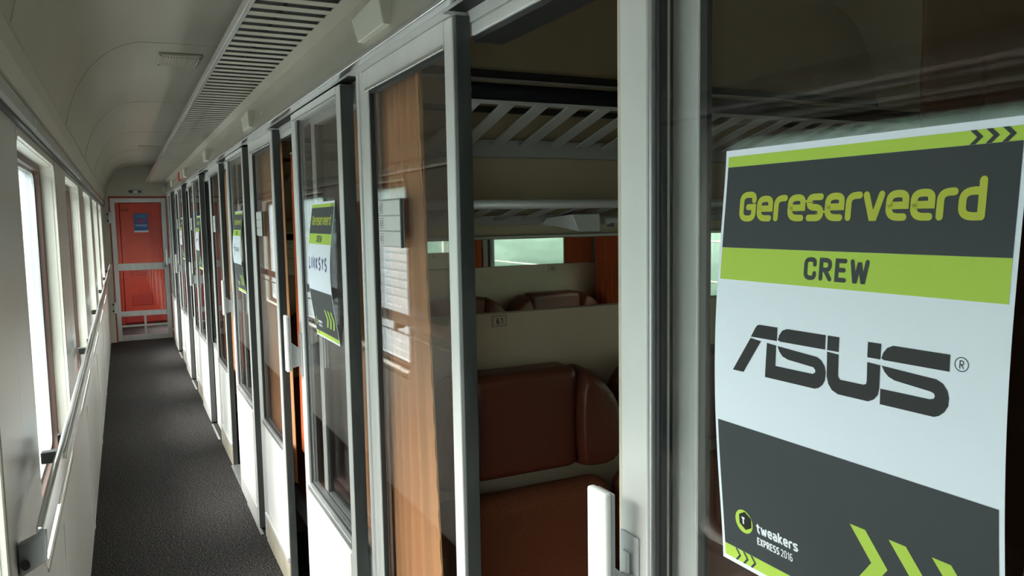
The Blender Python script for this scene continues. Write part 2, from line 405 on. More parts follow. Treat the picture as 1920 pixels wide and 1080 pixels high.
# lamp above end door
lp = empty('exit_lamp', (.19,YE,2.04), 'small oblong emergency lamp above the end door', 'lamp'); ol = (.19,YE,2.04)
B('lamp_base', 'grey_plastic', lp, (.105,.275,YE-.018,YE,2.015,2.062), off=ol, bevel=.012)
B('lamp_lens', 'lamp_glass', lp, (.165,.215,YE-.024,YE-.0185,2.024,2.054), off=ol, bevel=.003)
for a_ in (.115,.22): B('lamp_ring', 'dark_edge', lp, (a_,a_+.045,YE-.021,YE-.0185,2.026,2.052), off=ol, bevel=.003)

# ceiling vents
def vent(y, label):
    v = empty('ceiling_vent', (.285,y,2.3785), label, 'vent')
    B('vent_frame', 'ceiling', v, (-.092,.092,-.125,.125,-.014,0), bevel=.004)
    for k in range(14):
        x = -.078+.012*k
        mb = MB().hexa([(x,-.105,-.020),(x+.004,-.105,-.020),(x+.004,.105,-.020),(x,.105,-.020),(x,-.105,-.0142),(x+.008,-.105,-.0142),(x+.008,.105,-.0142),(x,.105,-.0142)])
        mb.build('fin', 'ceiling', v)
    for sx in (-1,1):
        for sy in (-1,1):
            MB().tube([(sx*.084,sy*.116,-.0142),(sx*.084,sy*.116,-.0165)], .004, 8).build('screw', 'black', v)
vent(4.05, 'cream louvred air vent in the ceiling, nearest to the viewer')
vent(8.7, 'small louvred air vent far down the ceiling')

# ------------------------------------------------------------------ slatted ceiling grille on the right
zg = 2.155
gr = empty('ceiling_grille', (.44,5.8,zg), 'long slatted metal ceiling grille running above the compartment doors', 'grille'); og = (.44,5.8,zg)
B('edge_trim', 'bright_aluminium', gr, (.314,.329,-.3,YE-.02,zg-.006,zg+.022), off=og, bevel=.002)
B('slot_shade', 'slot_dark', gr, (.329,.60,-.3,YE-.02,zg+.021,zg+.024), off=og)  # dark sheet added for the shade inside the grille slots
B('margin_plate', 'ceiling', gr, (.530,.580,-.3,YE-.02,zg,zg+.004), off=og)
me0 = None
k = 0
y = -.28
while y < 11.70:
    if me0 is None:
        s0 = MB().box(-.111,.09,-.0195,.0195,0,.0014)
        o = s0.build('slat', 'ceiling', gr); me0 = o.data
    else:
        o = bpy.data.objects.new('slat', me0); C.objects.link(o); o.parent = gr
    o.location = (0, y-5.8, 0); y += .0775
B('stiffener', 'slot_dark', gr, (.415,.420,-.3,YE-.02,zg+.005,zg+.020), off=og)

# ------------------------------------------------------------------ right-hand partition
wr = empty('wall_right', (XF,5,0), 'partition of glazed compartment fronts along the right of the corridor', kind='structure'); ow = (XF,5,0)
def WB(name, m, *bx, **k): return B(name, m, wr, *bx, off=ow, **k)
for k in range(-1,6):                                 # fascia panels
    a = .08+L*k; b = min(a+L, YE)
    MB().prism([(.577,2.157),(.530,1.988),(.540,1.988),(.589,2.157)], a+.0008, b-.0008, lambda u,v,t:(u-XF,t-5,v)).build('fascia_panel', 'fascia', wr)
WB('lip', 'bright_aluminium', (.519,.541,YB,YE,1.976,1.988), bevel=.003)
WB('lip_return', 'painted_frame', (.541,.552,YB,YE,1.978,1.986))
WB('track_slot', 'black', (.553,.600,YB,YE,1.986,2.03))
WB('header', 'painted_frame', (.602,.650,YB,YE,1.965,2.40))
WB('fascia_back', 'black', (.60,.62,YB,YE,2.06,2.35))
def front(k):
    P = 1.372+L*k; M = min(P+.668, YE); a = P-1.292           # module from a (=previous mullion) to M
    full = P+.668 <= YE
    WB('soffit', 'painted_frame', (.5525,.601,P-.002,M,1.9785,1.9855))
    Mi = M-.065
    # mullion
    if full:
        WB('mullion', 'painted_frame', (XF,.62,Mi,M-.045,0,1.985), bevel=.003)
        WB('mullion', 'aluminium', (XF+.006,.62,M-.045,M-.018,0,1.985), bevel=.004)
        WB('mullion', 'painted_frame', (XF+.002,.62,M-.018,M,0,1.985), bevel=.003)
    # fixed pane beside the opening
    n = 8+k+2
    w = empty('window_%d' % n, (XF,P,0), kind='structure', label=(
        'fixed corridor pane of the compartment behind the viewer','fixed compartment pane with the bunched curtain, left of the open doorway',
        'fixed compartment pane with drawn curtain beyond the nearest one','third fixed compartment pane with drawn curtain, beyond the second open door',
        'fourth fixed compartment pane down the corridor','fifth fixed compartment pane down the corridor','last narrow fixed compartment pane beside the end door')[k+1])
    o3 = (XF,P,0)
    def PB(name, m, *bx, **kk): return B(name, m, w, *bx, off=o3, **kk)
    e0, e1 = P, Mi
    PB('stile', 'painted_frame', (XF,.600,e0,e0+.040,.13,1.977), bevel=.003); 
    if e1-.05 > e0+.06: PB('stile', 'painted_frame', (XF,.600,e1-.045,e1,.13,1.977), bevel=.003)
    PB('top_rail', 'painted_frame', (XF,.600,e0+.040,e1-.045,1.925,1.977)); PB('top_bead', 'bright_aluminium', (XF-.006,XF,e0+.036,e1-.040,1.921,1.931), bevel=.002)
    PB('sill_bead', 'aluminium', (XF-.006,.59,e0+.040,e1-.045,.615,.640), bevel=.003)
    PB('glazing_seal', 'rubber', (.574,.590,e0+.040,e0+.046,.64,1.925),(.574,.590,e1-.051,e1-.045,.64,1.925),(.574,.590,e0+.040,e1-.045,.640,.646),(.574,.590,e0+.040,e1-.045,1.917,1.9248))
    PB('pane', 'glass', (.580,.585,e0+.041,e1-.046,.638,1.927))
    PB('lower_panel', 'panel_white', (.575,.598,e0+.040,e1-.045,.16,.615))
    PB('panel_joint', 'dark_edge', (.5755,.590,e0+.0455,e0+.0485,.16,.615)) if False else None
    PB('kick_board', 'kick', (XF-.002,.600,e0,e1,0,.128), bevel=.002)
    PB('kick_cap', 'painted_frame', (XF-.008,.598,e0,e1,.1282,.150), bevel=.003)
    WB('jamb', 'dark_edge', (XF+.003,.603,P-.014,P-.0006,0,1.976), bevel=.002)
    # recessed pane that the open door slides over
    if k >= -1:
        A0, A1 = a+.004, P-.604
        v = empty('window_%d' % (n+7), (.62,A0,0), kind='structure', label=(
            'recessed fixed pane behind the viewer','recessed fixed pane behind the sliding door with the largest poster','recessed fixed pane behind the second sliding door',
            'recessed fixed pane behind the third sliding door','recessed fixed pane before the fourth sliding door','recessed fixed pane before the fifth sliding door','recessed fixed pane before the last sliding door')[k+1])
        o4 = (.62,A0,0)
        def AB(name, m, *bx, **kk): return B(name, m, v, *bx, off=o4, **kk)
        AB('stile', 'painted_frame', (.598,.607,A1-.060,A1-.012,0,1.965), bevel=.003); AB('edge_seal', 'rubber', (.600,.635,A1-.0118,A1,0,1.965), bevel=.002)
        AB('stile', 'painted_frame', (.598,.635,A0,A0+.045,0,1.965), bevel=.003)
        AB('bottom_panel', 'panel_white', (.602,.632,A0+.045,A1-.060,0,.62)); AB('sill_bead', 'aluminium', (.598,.632,A0+.045,A1-.060,.62,.65), bevel=.003)
        AB('top_rail', 'painted_frame', (.600,.635,A0+.045,A1-.060,1.925,1.965))
        AB('glazing_seal', 'rubber', (.604,.630,A0+.045,A0+.052,.65,1.925),(.600,.607,A1-.072,A1-.0602,.65,1.925))
        AB('pane', 'glass', (.609,.613,A0+.030,A1-.030,.648,1.927))
        # threshold of the opening
        WB('threshold', 'aluminium', (XD+.002,.66,A1,P-.015,0,.010), bevel=.002)
        WB('floor_guide', 'aluminium', (XD-.004,.566,P-1.292+.02,P-.772,.0,.007), bevel=.002)
        WB('lintel', 'painted_frame', (.604,.66,A1,P-.015,1.940,1.964), bevel=.003); WB('lintel_seal', 'rubber', (.608,.67,A1,P-.015,1.930,1.9395))
for k in range(-1,6): front(k)
WB('end_post', 'painted_frame', (XF,.64,P5:=11.16+.59-.002,YE,0,1.98)) if False else None

# sliding doors
def sliding_door(n, lead, label, bumper=False):
    d = empty('door_%d' % n, (XD,lead,0), kind='structure', label=label); o5 = (XD,lead,0); t = lead-.70
    def DB(name, m, *bx, **kk): return B(name, m, d, *bx, off=o5, **kk)
    X1 = XD+.036
    DB('stile', 'painted_frame', (XD,X1,lead-.066,lead-.0112,.012,1.975), bevel=.003)
    DB('leading_edge', 'kick', (XD+.004,X1-.003,lead-.011,lead,.012,1.975), bevel=.002)
    DB('inner_bead', 'aluminium', (XD+.003,XD+.012,lead-.070,lead-.0662,.640,1.955), bevel=.002)
    DB('stile', 'painted_frame', (XD,X1,t+.0022,t+.046,.012,1.975), bevel=.003)
    DB('trailing_edge', 'dark_edge', (XD+.002,X1+.001,t-.001,t+.002,.012,1.972))
    DB('top_rail', 'painted_frame', (XD,X1,t+.046,lead-.066,1.950,1.975)); DB('top_bead', 'bright_aluminium', (XD-.004,XD,t+.042,lead-.054,1.944,1.953), bevel=.0015)
    DB('sill_bead', 'aluminium', (XD-.004,X1,t+.046,lead-.066,.632,.655), bevel=.003)
    DB('glazing_seal', 'rubber', (XD+.010,XD+.022,lead-.077,lead-.0702,.655,1.950),(XD+.010,XD+.022,t+.046,t+.054,.655,1.950),(XD+.010,XD+.022,t+.046,lead-.07,.655,.661))
    DB('pane', 'glass', (XD+.012,XD+.017,t+.044,lead-.068,.650,1.952))
    DB('panel_frame', 'painted_frame', (XD+.002,X1,t+.046,lead-.066,.012,.632))
    DB('lower_panel', 'panel_white', (XD-.0015,XD+.002,t+.060,lead-.072,.130,.615), bevel=.001)
    DB('kick_strip', 'painted_frame', (XD-.003,XD+.002,t+.046,lead-.058,.012,.110), bevel=.002)
    # handle
    h = DB('handle', 'panel_white', (.498,.510,lead-.058,lead-.018,1.065,1.268), bevel=.004)
    B('handle_side', 'grey_plastic', h, (.5103,.516,lead-.056,lead-.020,1.068,1.265), off=o5, bevel=.002)
    MBh = MB().prism([(.513,1.075),(.556,1.085),(.556,1.150),(.538,1.152),(.513,1.175)], lead-.046, lead-.030, lambda u,v,a:(u-XD,a-lead,v))
    MBh.build('handle_arm', 'grey_plastic', d, bevel=.002)
    DB('handle_plate', 'grey_plastic', (XD-.005,XD,lead-.052,lead-.014,1.045,1.20), bevel=.003)
    if bumper: DB('bumper', 'lamp_glass', (XD-.012,XD-.0052,lead-.040,lead-.022,1.115,1.178), bevel=.005)
    return d
leads = [.815, 2.845, 4.79, 7.215, 9.175, 11.14]
dl = ['open sliding glass door in the right foreground with the largest poster','second sliding door, slid half open, beyond the bunched curtain','third sliding door, slid half open beside a drawn curtain',
      'fourth sliding door, closed, with a poster','fifth sliding door, closed, with a poster','last sliding door, closed, beside the end door']
for n,(ld,lb_) in enumerate(zip(leads,dl)): sliding_door(n+1, ld, lb_, n == 0)

# ------------------------------------------------------------------ stroke lettering
def rp(pts, r):
    """polyline with rounded corners"""
    out = [Vector(pts[0][:2])]
    for i in range(1, len(pts)-1):
        p0, p, p1 = Vector(pts[i-1][:2]), Vector(pts[i][:2]), Vector(pts[i+1][:2])
        q = pts[i][2] if len(pts[i]) > 2 else r
        a, b = p0-p, p1-p
        q = min(q, a.length*(.5 if i > 1 else 1), b.length*(.5 if i < len(pts)-2 else 1))
        if q < 1e-4: out.append(p); continue
        A = p+a.normalized()*q; Bq = p+b.normalized()*q
        for s in range(7):
            t = s/6; out.append((1-t)**2*A + 2*t*(1-t)*p + t*t*Bq)
    out.append(Vector(pts[-1][:2])); return out
X = .80
GL = {
 'G': (.56,[[(.56,.76),(.56,1,.18),(0,1),(0,0),(.56,0),(.56,.48,0),(.30,.48)]]),
 'e': (.50,[[(.06,.40),(.50,.40,0),(.50,X),(0,X),(0,0),(.46,0)]]),
 'r': (.34,[[(0,0),(0,X,.28),(.36,X)]]),
 's': (.46,[[(.44,X),(0,X),(0,.42),(.46,.38),(.46,0),(.01,0)]]),
 'v': (.50,[[(0,X),(.21,0,0),(.29,0,0),(.50,X)]]),
 'd': (.50,[[(.50,1.12),(.50,0)],[(.44,X),(0,X),(0,0),(.44,0)]]),
 'a': (.46,[[(.03,X),(.46,X),(.46,0)],[(.42,.46),(0,.46),(0,0),(.42,0)]]),
 'k': (.46,[[(0,1.12),(0,0)],[(.42,X),(.09,.42,0),(.46,0)]]),
 't': (.34,[[(.10,1.02),(.10,0),(.34,0)],[(-.06,X),(.32,X)]]),
 'w': (.76,[[(0,X),(.16,0,0),(.21,0,0),(.36,.62,0),(.40,.62,0),(.55,0,0),(.60,0,0),(.76,X)]]),
 'C': (.52,[[(.52,.74),(.52,1,.18),(0,1),(0,0),(.52,0,.18),(.52,.26)]]),
 'R': (.52,[[(0,0),(0,1,0),(.50,1),(.50,.48),(.06,.48)],[(.24,.44),(.52,0)]]),
 'E': (.44,[[(.44,1),(0,1,0),(0,0,0),(.44,0)],[(.06,.52),(.38,.52)]]),
 'W': (.78,[[(0,1),(.15,0,0),(.20,0,0),(.37,.86,0),(.41,.86,0),(.58,0,0),(.63,0,0),(.78,1)]]),
 'X': (.50,[[(0,1),(.50,0)],[(.50,1),(0,0)]]),
 'P': (.50,[[(0,0),(0,1,0),(.50,1),(.50,.45),(.06,.45)]]),
 'S': (.50,[[(.48,1),(0,1),(0,.53),(.50,.47),(.50,0),(.01,0)]]),
 'L': (.46,[[(0,1),(0,0,0),(.46,0)]]), 'I': (.0,[[(0,1),(0,0)]]), 'N': (.52,[[(0,0),(0,1,0),(.52,0,0),(.52,1)]]),
 'K': (.50,[[(0,1),(0,0)],[(.48,1),(.08,.52,0),(.50,0)]]), 'Y': (.54,[[(0,1),(.27,.5)],[(.54,1),(.27,.5,0),(.27,0)]]),
 'T': (.50,[[(0,1),(.50,1)],[(.25,.9),(.25,0)]]), 'A': (.54,[[(0,0),(.27,1,0),(.54,0)],[(.15,.3),(.39,.3)]]),
 '0': (.50,[[(.25,1),(0,1),(0,0),(.50,0),(.50,1),(.25,1)]]), '1': (.22,[[(0,.80),(.22,1,0),(.22,0)]]),
 '2': (.50,[[(0,.78),(0,1),(.50,1),(.50,.52),(0,0,0),(.50,0)]]), '3': (.50,[[(0,1),(.50,1),(.50,.52),(.16,.52)],[(.5,.50),(.50,0),(0,0)]]),
 '4': (.50,[[(.34,1),(0,.30,0),(.50,.30)],[(.38,.55),(.38,0)]]), '5': (.50,[[(.48,1),(.02,1,0),(0,.58,0),(.50,.58),(.50,0),(0,0)]]), '6': (.50,[[(.45,1),(0,1),(0,0),(.50,0),(.50,.56),(.06,.56)]]),
 '8': (.50,[[(.25,.52),(0,.52),(0,1),(.5,1),(.5,.54),(.27,.54)],[(.25,.48),(.5,.48),(.5,0),(0,0),(0,.46)]]), ' ': (.20,[]),
}
def ribbon(bm, pts, hw, dz, caps=True):
    """flat strip of half width hw round pts (2D), height value dz"""
    n = len(pts); Lf = []; Rt = []
    for i in range(n):
        a = (pts[i]-pts[i-1]).normalized() if i else None
        b = (pts[i+1]-pts[i]).normalized() if i < n-1 else None
        t = (a+b).normalized() if a and b and (a+b).length > 1e-6 else (a or b)
        m = 1/max(.45, t.dot(b if b else a))
        nn = Vector((-t.y, t.x))*hw*m
        Lf.append(pts[i]+nn); Rt.append(pts[i]-nn)
    poly = list(Lf)
    if caps:
        t = (pts[-1]-pts[-2]).normalized(); a0 = math.atan2(t.x, -t.y)
        for s in range(1,6):
            a = a0 - PI*s/6; poly.append(pts[-1]+hw*Vector((math.cos(a), math.sin(a))))
    poly2 = list(Rt)
    sc = []
    if caps:
        t = (pts[1]-pts[0]).normalized(); a0 = math.atan2(-t.x, t.y)
        for s in range(1,6):
            a = a0 - PI*s/6; sc.append(pts[0]+hw*Vector((math.cos(a), math.sin(a))))
    vl = [bm.verts.new((p.x,p.y,dz)) for p in Lf]; vr = [bm.verts.new((p.x,p.y,dz)) for p in Rt]
    for i in range(n-1): bm.faces.new((vl[i],vl[i+1],vr[i+1],vr[i]))
    if caps:
        e = [bm.verts.new((p.x,p.y,dz)) for p in poly[n:]]; bm.faces.new([vl[-1]]+e+[vr[-1]])
        e = [bm.verts.new((p.x,p.y,dz)) for p in sc]; bm.faces.new([vr[0]]+e+[vl[0]])
def text2d(bm, s, u0, v0, width, cap, hw, sx=1, dz0=0, track=None, caps=True, slant=0):
    """lettering from u0, baseline v0 (v downwards), fitted to width; cap = capital height"""
    adv = [GL[c][0] for c in s]; inner = sum(adv)*cap*sx
    gap = (width-2*hw-inner)/max(1,len(s)-1) if track is None else track
    x = u0+hw
    for ci, (c, w) in enumerate(zip(s, adv)):
        for j, st in enumerate(GL[c][1]):
            P_ = rp(st, .30 if c not in 'YK' else .02)
            P_ = [Vector((x+p.x*cap*sx+slant*p.y*cap, v0-hw-p.y*(cap-2*hw))) for p in P_]
            ribbon(bm, P_, hw, dz0+j*3e-5, caps)
        x += w*cap*sx+gap
def polyface(bm, pts, dz=0):
    f = bm.faces.new([bm.verts.new((p[0],p[1],dz)) for p in pts]); return f
def discpts(cu, cv, r, n=24, a0=0, a1=2*PI): return [(cu+r*math.cos(a0+(a1-a0)*i/n), cv+r*math.sin(a0+(a1-a0)*i/n)) for i in range(n if a1-a0 >= 2*PI-1e-6 else n+1)]
def flat_obj(name, bm, m, parent, fn, H=None, side=None):
    bm.normal_update()
    bmesh.ops.triangulate(bm, faces=[f for f in bm.faces if len(f.verts) > 4])
    if H:
        v = .015
        while v < H:
            bmesh.ops.bisect_plane(bm, geom=bm.verts[:]+bm.edges[:]+bm.faces[:], plane_co=(0,v,0), plane_no=(0,1,0)); v += .015
    for v in bm.verts: v.co = fn(v.co.x, v.co.y, v.co.z)
    for f in bm.faces: f.normal_update()
    bmesh.ops.recalc_face_normals(bm, faces=[])
    for f in bm.faces:
        if f.normal.x > 0: f.normal_flip()
    me = bpy.data.meshes.new(name); bm.to_mesh(me); bm.free(); me.materials.append(MATS[m])
    o = bpy.data.objects.new(name, me); C.objects.link(o); o.parent = parent
    for p in me.polygons: p.use_smooth = False
    return o
LOGO = [
 [(52.4,186.0),(58.1,176.7),(60.4,174.0),(63.4,173.0),(86.9,173.0),(86.9,186)],
 [(52.1,187.4),(66.3,188.9),(43.1,223.1),(27.9,223.1)],
 [(88.0,184.8),(89.4,180.1),(93.1,175.2),(98.8,173.0),(144,173),(144,186),(90.8,186)],
 [(74.2,189.3),(86.2,190.4),(85.9,210),(131,210),(133.7,208.3),(134,206),(131.5,203.8),(101,201.6),(94.4,199.5),(90.2,195.3),(87.9,190.6),(135.2,193.8),(140.4,196.2),(144.3,200.9),(145.6,206),(145.0,213.3),(142.4,218),(138.1,221.5),(133.6,223.1),(72.5,223.1)],
 [(146.3,173),(158.8,173),(158.8,186),(146.3,186)], [(188,173),(200.8,173),(200.8,186),(188,186)],
 [(146.4,187.3),(158.9,188.2),(159,207.2),(161.3,209.8),(185.3,209.8),(187.8,208.7),(188.4,205.9),(188.2,190),(200.9,190.8),(200.7,209.7),(199.6,215.6),(195.9,220.2),(190.2,223.1),(159.1,223.1),(152.6,220.6),(148.6,215.7),(146.7,209.4)],
 [(201.5,184.8),(203,180.2),(206.5,175.6),(211.9,173),(260.8,173),(260.8,186),(203.7,186)],
 [(202.0,190.8),(250.8,193.6),(256.3,196),(260.1,200.9),(261.5,206.1),(261.1,212.4),(258.1,217.6),(253.9,221.3),(249.6,223.1),(201.6,223.1),(201.6,210),(245.9,210),(249.2,208.9),(250,206.7),(249,204.8),(246.3,203.9),(214.5,200.9),(209,198.9),(205.2,195.7)]]
def poster(yl, zt, bow, Wd, kind, label):
    Hh = .435; x0 = XD+.0105
    p = empty('reserved_poster', (x0,yl,zt), label, 'poster', 'reservation posters on the sliding doors')
    def fn(u, v, d): return Vector((-bow*math.sin(PI*min(max(v/Hh,0),1))**1.3 - .0012 - d, -u, -v))
    k = Wd/.305
    def U(x): return x*k/1000
    bm = bmesh.new(); polyface(bm, [(0,0),(Wd,0),(Wd,Hh),(0,Hh)]); o = flat_obj('paper_sheet', bm, 'paper', p, fn, Hh)
    bm = bmesh.new(); polyface(bm, [(0,0),(Wd,0),(Wd,Hh),(0,Hh)], -.0004); flat_obj('shaded_paper_back', bm, 'shaded_paper_back', p, fn, Hh)
    def rect(bm, u0, v0, u1, v1, dz=.0003): polyface(bm, [(U(u0),v0/1000),(U(u1),v0/1000),(U(u1),v1/1000),(U(u0),v1/1000)], dz)
    W_ = 305
    for a_,b_ in ((17.2,99),(280,417)): bm = bmesh.new(); rect(bm,4,a_,W_-4,b_); flat_obj('dark_print', bm, 'print_dark', p, fn, Hh)
    for a_,b_ in ((6.5,17.1),(99.1,131.5),(417.1,430)): bm = bmesh.new(); rect(bm,4,a_,W_-4,b_); flat_obj('green_print', bm, 'print_green', p, fn, Hh)
    for j in range(3):
        u = 170+j*39; bm = bmesh.new()
        polyface(bm, [(U(u),.337),(U(u+16),.337),(U(u+37),.365),(U(u+16),.393),(U(u),.393),(U(u+21),.365)], .0006)
        flat_obj('green_arrow', bm, 'print_green', p, fn, Hh)
    for j in range(3):
        for (uu, v0, v1, w_) in ((262+j*12,6.5,17.1,4.5),(20+j*11,417.1,430,3)):
            vm = (v0+v1)/2; bm = bmesh.new(); polyface(bm, [(U(uu),v0/1000),(U(uu+w_),v0/1000),(U(uu+w_+5.5),vm/1000),(U(uu+w_),v1/1000),(U(uu),v1/1000),(U(uu+5.5),vm/1000)], .0006)
            flat_obj('arrow_print', bm, 'print_dark', p, fn, Hh)
    bm = bmesh.new(); text2d(bm, 'Gereserveerd', U(25.5), .0726, U(253), .0295, .0030, 1.0, .0006); flat_obj('heading_lettering', bm, 'print_lime', p, fn, Hh)
    bm = bmesh.new(); text2d(bm, 'CREW', U(115), .1255, U(69.5), .0205, .0020, .93, .0006); flat_obj('crew_lettering', bm, 'print_dark', p, fn, Hh)
    if kind == 'a':
        bm = bmesh.new()
        for q in LOGO: polyface(bm, [(U(a),b/1000) for a,b in q], .0003)
        ribbon(bm, [Vector((U(270)+.0052*math.cos(t*PI/12), .179+.0052*math.sin(t*PI/12))) for t in range(25)], .0003, .0003, False)
        text2d(bm, 'R', U(268.3), .1822, .004, .0062, .00035, .9, .0003)
        flat_obj('brand_lettering', bm, 'print_black', p, fn, Hh)
    elif kind == 'l':
        bm = bmesh.new(); text2d(bm, 'LINKSYS', U(18), .214, U(246), .043, .0048, .85, .0003, caps=False); flat_obj('brand_lettering', bm, 'print_blue', p, fn, Hh)
    elif kind == 't':
        bm = bmesh.new(); polyface(bm, [(U(88),.170),(U(96),.176),(U(97),.232),(U(90),.247),(U(84),.235),(U(84),.180)], .0003); polyface(bm, [(U(50),.188),(U(83),.196),(U(83),.202),(U(50),.194)], .0003)
        text2d(bm, 'TWEAKERS', U(112), .213, U(150), .022, .0018, .8, .0003); flat_obj('brand_lettering', bm, 'print_black', p, fn, Hh)
    else:
        bm = bmesh.new(); polyface(bm, [(U(a),b/1000) for a,b in ((70,205),(150,180),(235,190),(150,198),(130,215))], .0003); flat_obj('brand_mark', bm, 'print_blue', p, fn, Hh)
    # small round emblem and wording
    lg = empty('emblem', (0,0,0)); lg.parent = p
    bm = bmesh.new(); polyface(bm, [(U(35.5)+a,.383+b) for a,b in discpts(0,0,.0125)], .0006); flat_obj('emblem_disc', bm, 'print_green', lg, fn)
    bm = bmesh.new(); polyface(bm, [(U(35.5)+.0022+.0098*math.cos(PI/6+i*PI/3), .383-.0015+.0098*math.sin(PI/6+i*PI/3)) for i in range(6)], .0009); flat_obj('emblem_hexagon', bm, 'print_black', lg, fn)
    bm = bmesh.new(); text2d(bm, 'T', U(35.5)-.0034, .3865, .009, .0085, .0010, 1.0, .0012, caps=False); flat_obj('emblem_letter', bm, 'print_white', lg, fn)
    bm = bmesh.new(); text2d(bm, 'tweakers', U(53.5), .3885, U(54.5), .0098, .00105, .85, .0006); text2d(bm, 'EXPRESS', U(53.5), .4010, U(30), .0078, .0007, .62, .0006); text2d(bm, '2016', U(85.5), .4010, U(15), .0078, .00045, .62, .0006)
    flat_obj('small_lettering', bm, 'print_white', p, fn)
    return p
poster(.624, 1.665, .014, .302, 'a', 'large green and grey reservation poster lettered ASUS on the nearest glass door')
poster(2.585, 1.660, .022, .305, 'l', 'reservation poster with blue LINKSYS lettering on the second sliding door')
poster(4.53, 1.660, .022, .305, 't', 'reservation poster with a black emblem on the third sliding door')
poster(6.95, 1.660, .022, .305, 'x', 'small distant reservation poster on the fourth sliding door')
poster(8.91, 1.660, .022, .305, 'x', 'most distant reservation poster, on the fifth sliding door')

# ------------------------------------------------------------------ fascia fittings
def slope_x(z): return .530+(z-1.988)*(.042/.164)
for k in range(0,6):
    y = 1.73+L*k
    s = empty('door_speaker', (.55,y,2.045), ('tilted square speaker box on the fascia nearest the viewer','second tilted square speaker box along the fascia','third tilted square speaker box along the fascia',
        'fourth tilted square speaker box along the fascia','fifth tilted square speaker box along the fascia','last tilted square speaker box beside the end wall')[k], 'speaker', 'speaker boxes along the fascia')
    xb = lambda z: slope_x(2.045+z)-.55
    cs = [(.112,-.027),(-.095,-.028),(-.050,.052),(.175,.042)]
    base = [(xb(v)+.003,u,v) for u,v in cs]; top = [((.526 if v > 0 else .5235)-.55,u*.97,v*.95) for u,v in cs]
    MB().hexa(base+top).build('speaker_box', 'speaker_cream', s, bevel=.003)
    q = empty('key_switch', (.54,y-.28,2.03), ('key switch plate on the fascia nearest the viewer','second key switch plate along the fascia','third key switch plate along the fascia',
        'fourth key switch plate along the fascia','fifth key switch plate along the fascia','last key switch plate along the fascia')[k], 'switch', 'key switches along the fascia')
    MB().hexa([(xb(-.035)-.004,-.022,-.03),(xb(-.035),-.022,-.03),(xb(-.035),.022,-.03),(xb(-.035)-.004,.022,-.03),(xb(.025)-.003,-.022,.03),(xb(.025)+.002,-.022,.03),(xb(.025)+.002,.022,.03),(xb(.025)-.003,.022,.03)]).build('switch_plate', 'ceiling', q, bevel=.002)
    for o in q.children: o.location.x += .012
    MB().tube([(.0055,0,.004),(.0085,0,.004)], .009, 14).build('keyhole', 'black', q)
    for o in q.children: pass
em = empty('emergency_brake', (.54,8.27,2.06), 'small red emergency brake handle on the fascia far down the corridor', 'brake handle')
B('brake_grip', 'red_plastic', em, (-.022,-.008,-.045,.045,.018,.036), bevel=.005); B('brake_stem', 'red_plastic', em, (-.020,.002,-.012,.012,-.045,.0175), bevel=.004); B('brake_base', 'plate', em, (-.006,.012,-.06,.03,-.03,.045), bevel=.004)

# ------------------------------------------------------------------ curtains
def curtain(name, x, y0, y1, z0, z1, folds, amp, m, label, gather=0, hem=None, group='compartment curtains', hem_at=1):
    root = empty(name, (x,(y0+y1)/2,z1), label, 'curtain', group)
    cy = (y0+y1)/2; n = folds*10; rows = 14
    rnd = random.Random(int(y0*100)); ph = [rnd.uniform(.6,1.25) for _ in range(folds+1)]
    def pt(u, t):                                    # u across 0..1, t down 0..1
        w = 1-gather*.5*math.sin(PI*t)
        yy = y0+(y1-y0)*u + gather*(t**1.6)*(y1-y0)*(-.35*(1-u))
        fi = u*folds; a = amp*(ph[int(min(fi,folds))]) * (.75+.35*t)
        q_ = 2*PI*fi+.7*math.sin(2.3*t+fi); wav = math.sin(q_)*.8+.32*math.sin(2*q_+.6)
        return Vector((wav*a, yy-cy+.006*math.sin(5*t+7*u), -(z1-z0)*t))
    mb = MB(); mb.loops([[pt(i/n, r/rows) for i in range(n+1)] for r in range(rows+1)], False, False)
    o = mb.build('cloth', m, root, smooth=True); md = o.modifiers.new('s','SOLIDIFY'); md.thickness = .0018; md.offset = 0
    if hem is not None:
        u0 = 0 if hem == 0 else 1; du = .012/(y1-y0)*(1 if hem == 0 else -1)
        mb = MB(); mb.loops([[pt(u0, r/60)+Vector((-.004+.0015*math.sin(r*1.9),0,0)), pt(u0, r/60)+Vector((-.0035,.022*(1 if hem==0 else -1)+.002*math.sin(r*1.1),0))] for r in range(61)], False, False)
        o = mb.build('hem', 'hem', root, smooth=True); md = o.modifiers.new('s','SOLIDIFY'); md.thickness = .002
    mb = MB().tube([(0,y0-cy-.01,.004),(0,y1-cy+.01,.004)], .006, 8); mb.build('curtain_rod', 'aluminium', root)
    return root
curtain('curtain', .622, 1.70, 1.955, .45, 1.945, 5, .017, 'curtain', 'bunched orange-brown curtain hanging behind the nearest fixed pane', .5, 0)
curtain('curtain', .622, 1.44+L, 1.955+L, .45, 1.945, 6, .012, 'curtain', 'drawn orange-brown curtain behind the second fixed pane', .0, None)
curtain('curtain', .622, 1.44+2*L, 1.955+2*L, .45, 1.945, 6, .012, 'curtain', 'drawn orange-brown curtain behind the third fixed pane', .0, None)
curtain('curtain', .622, 1.65+3*L, 1.955+3*L, .45, 1.945, 6, .012, 'curtain', 'bunched curtain behind the fourth fixed pane', .0, None)
curtain('curtain', .622, 1.65+4*L, 1.955+4*L, .45, 1.945, 6, .012, 'curtain', 'bunched curtain behind the fifth fixed pane', .0, None)
curtain('curtain', .6515, .115, .462, .45, 1.945, 6, .012, 'curtain_brightened', 'brown curtain behind the sliding door, right of the largest poster', .0, 1)
curtain('curtain', .6515, .125+L, .435+L, .45, 1.945, 6, .013, 'curtain', 'brown curtain behind the second sliding door', .0, None)
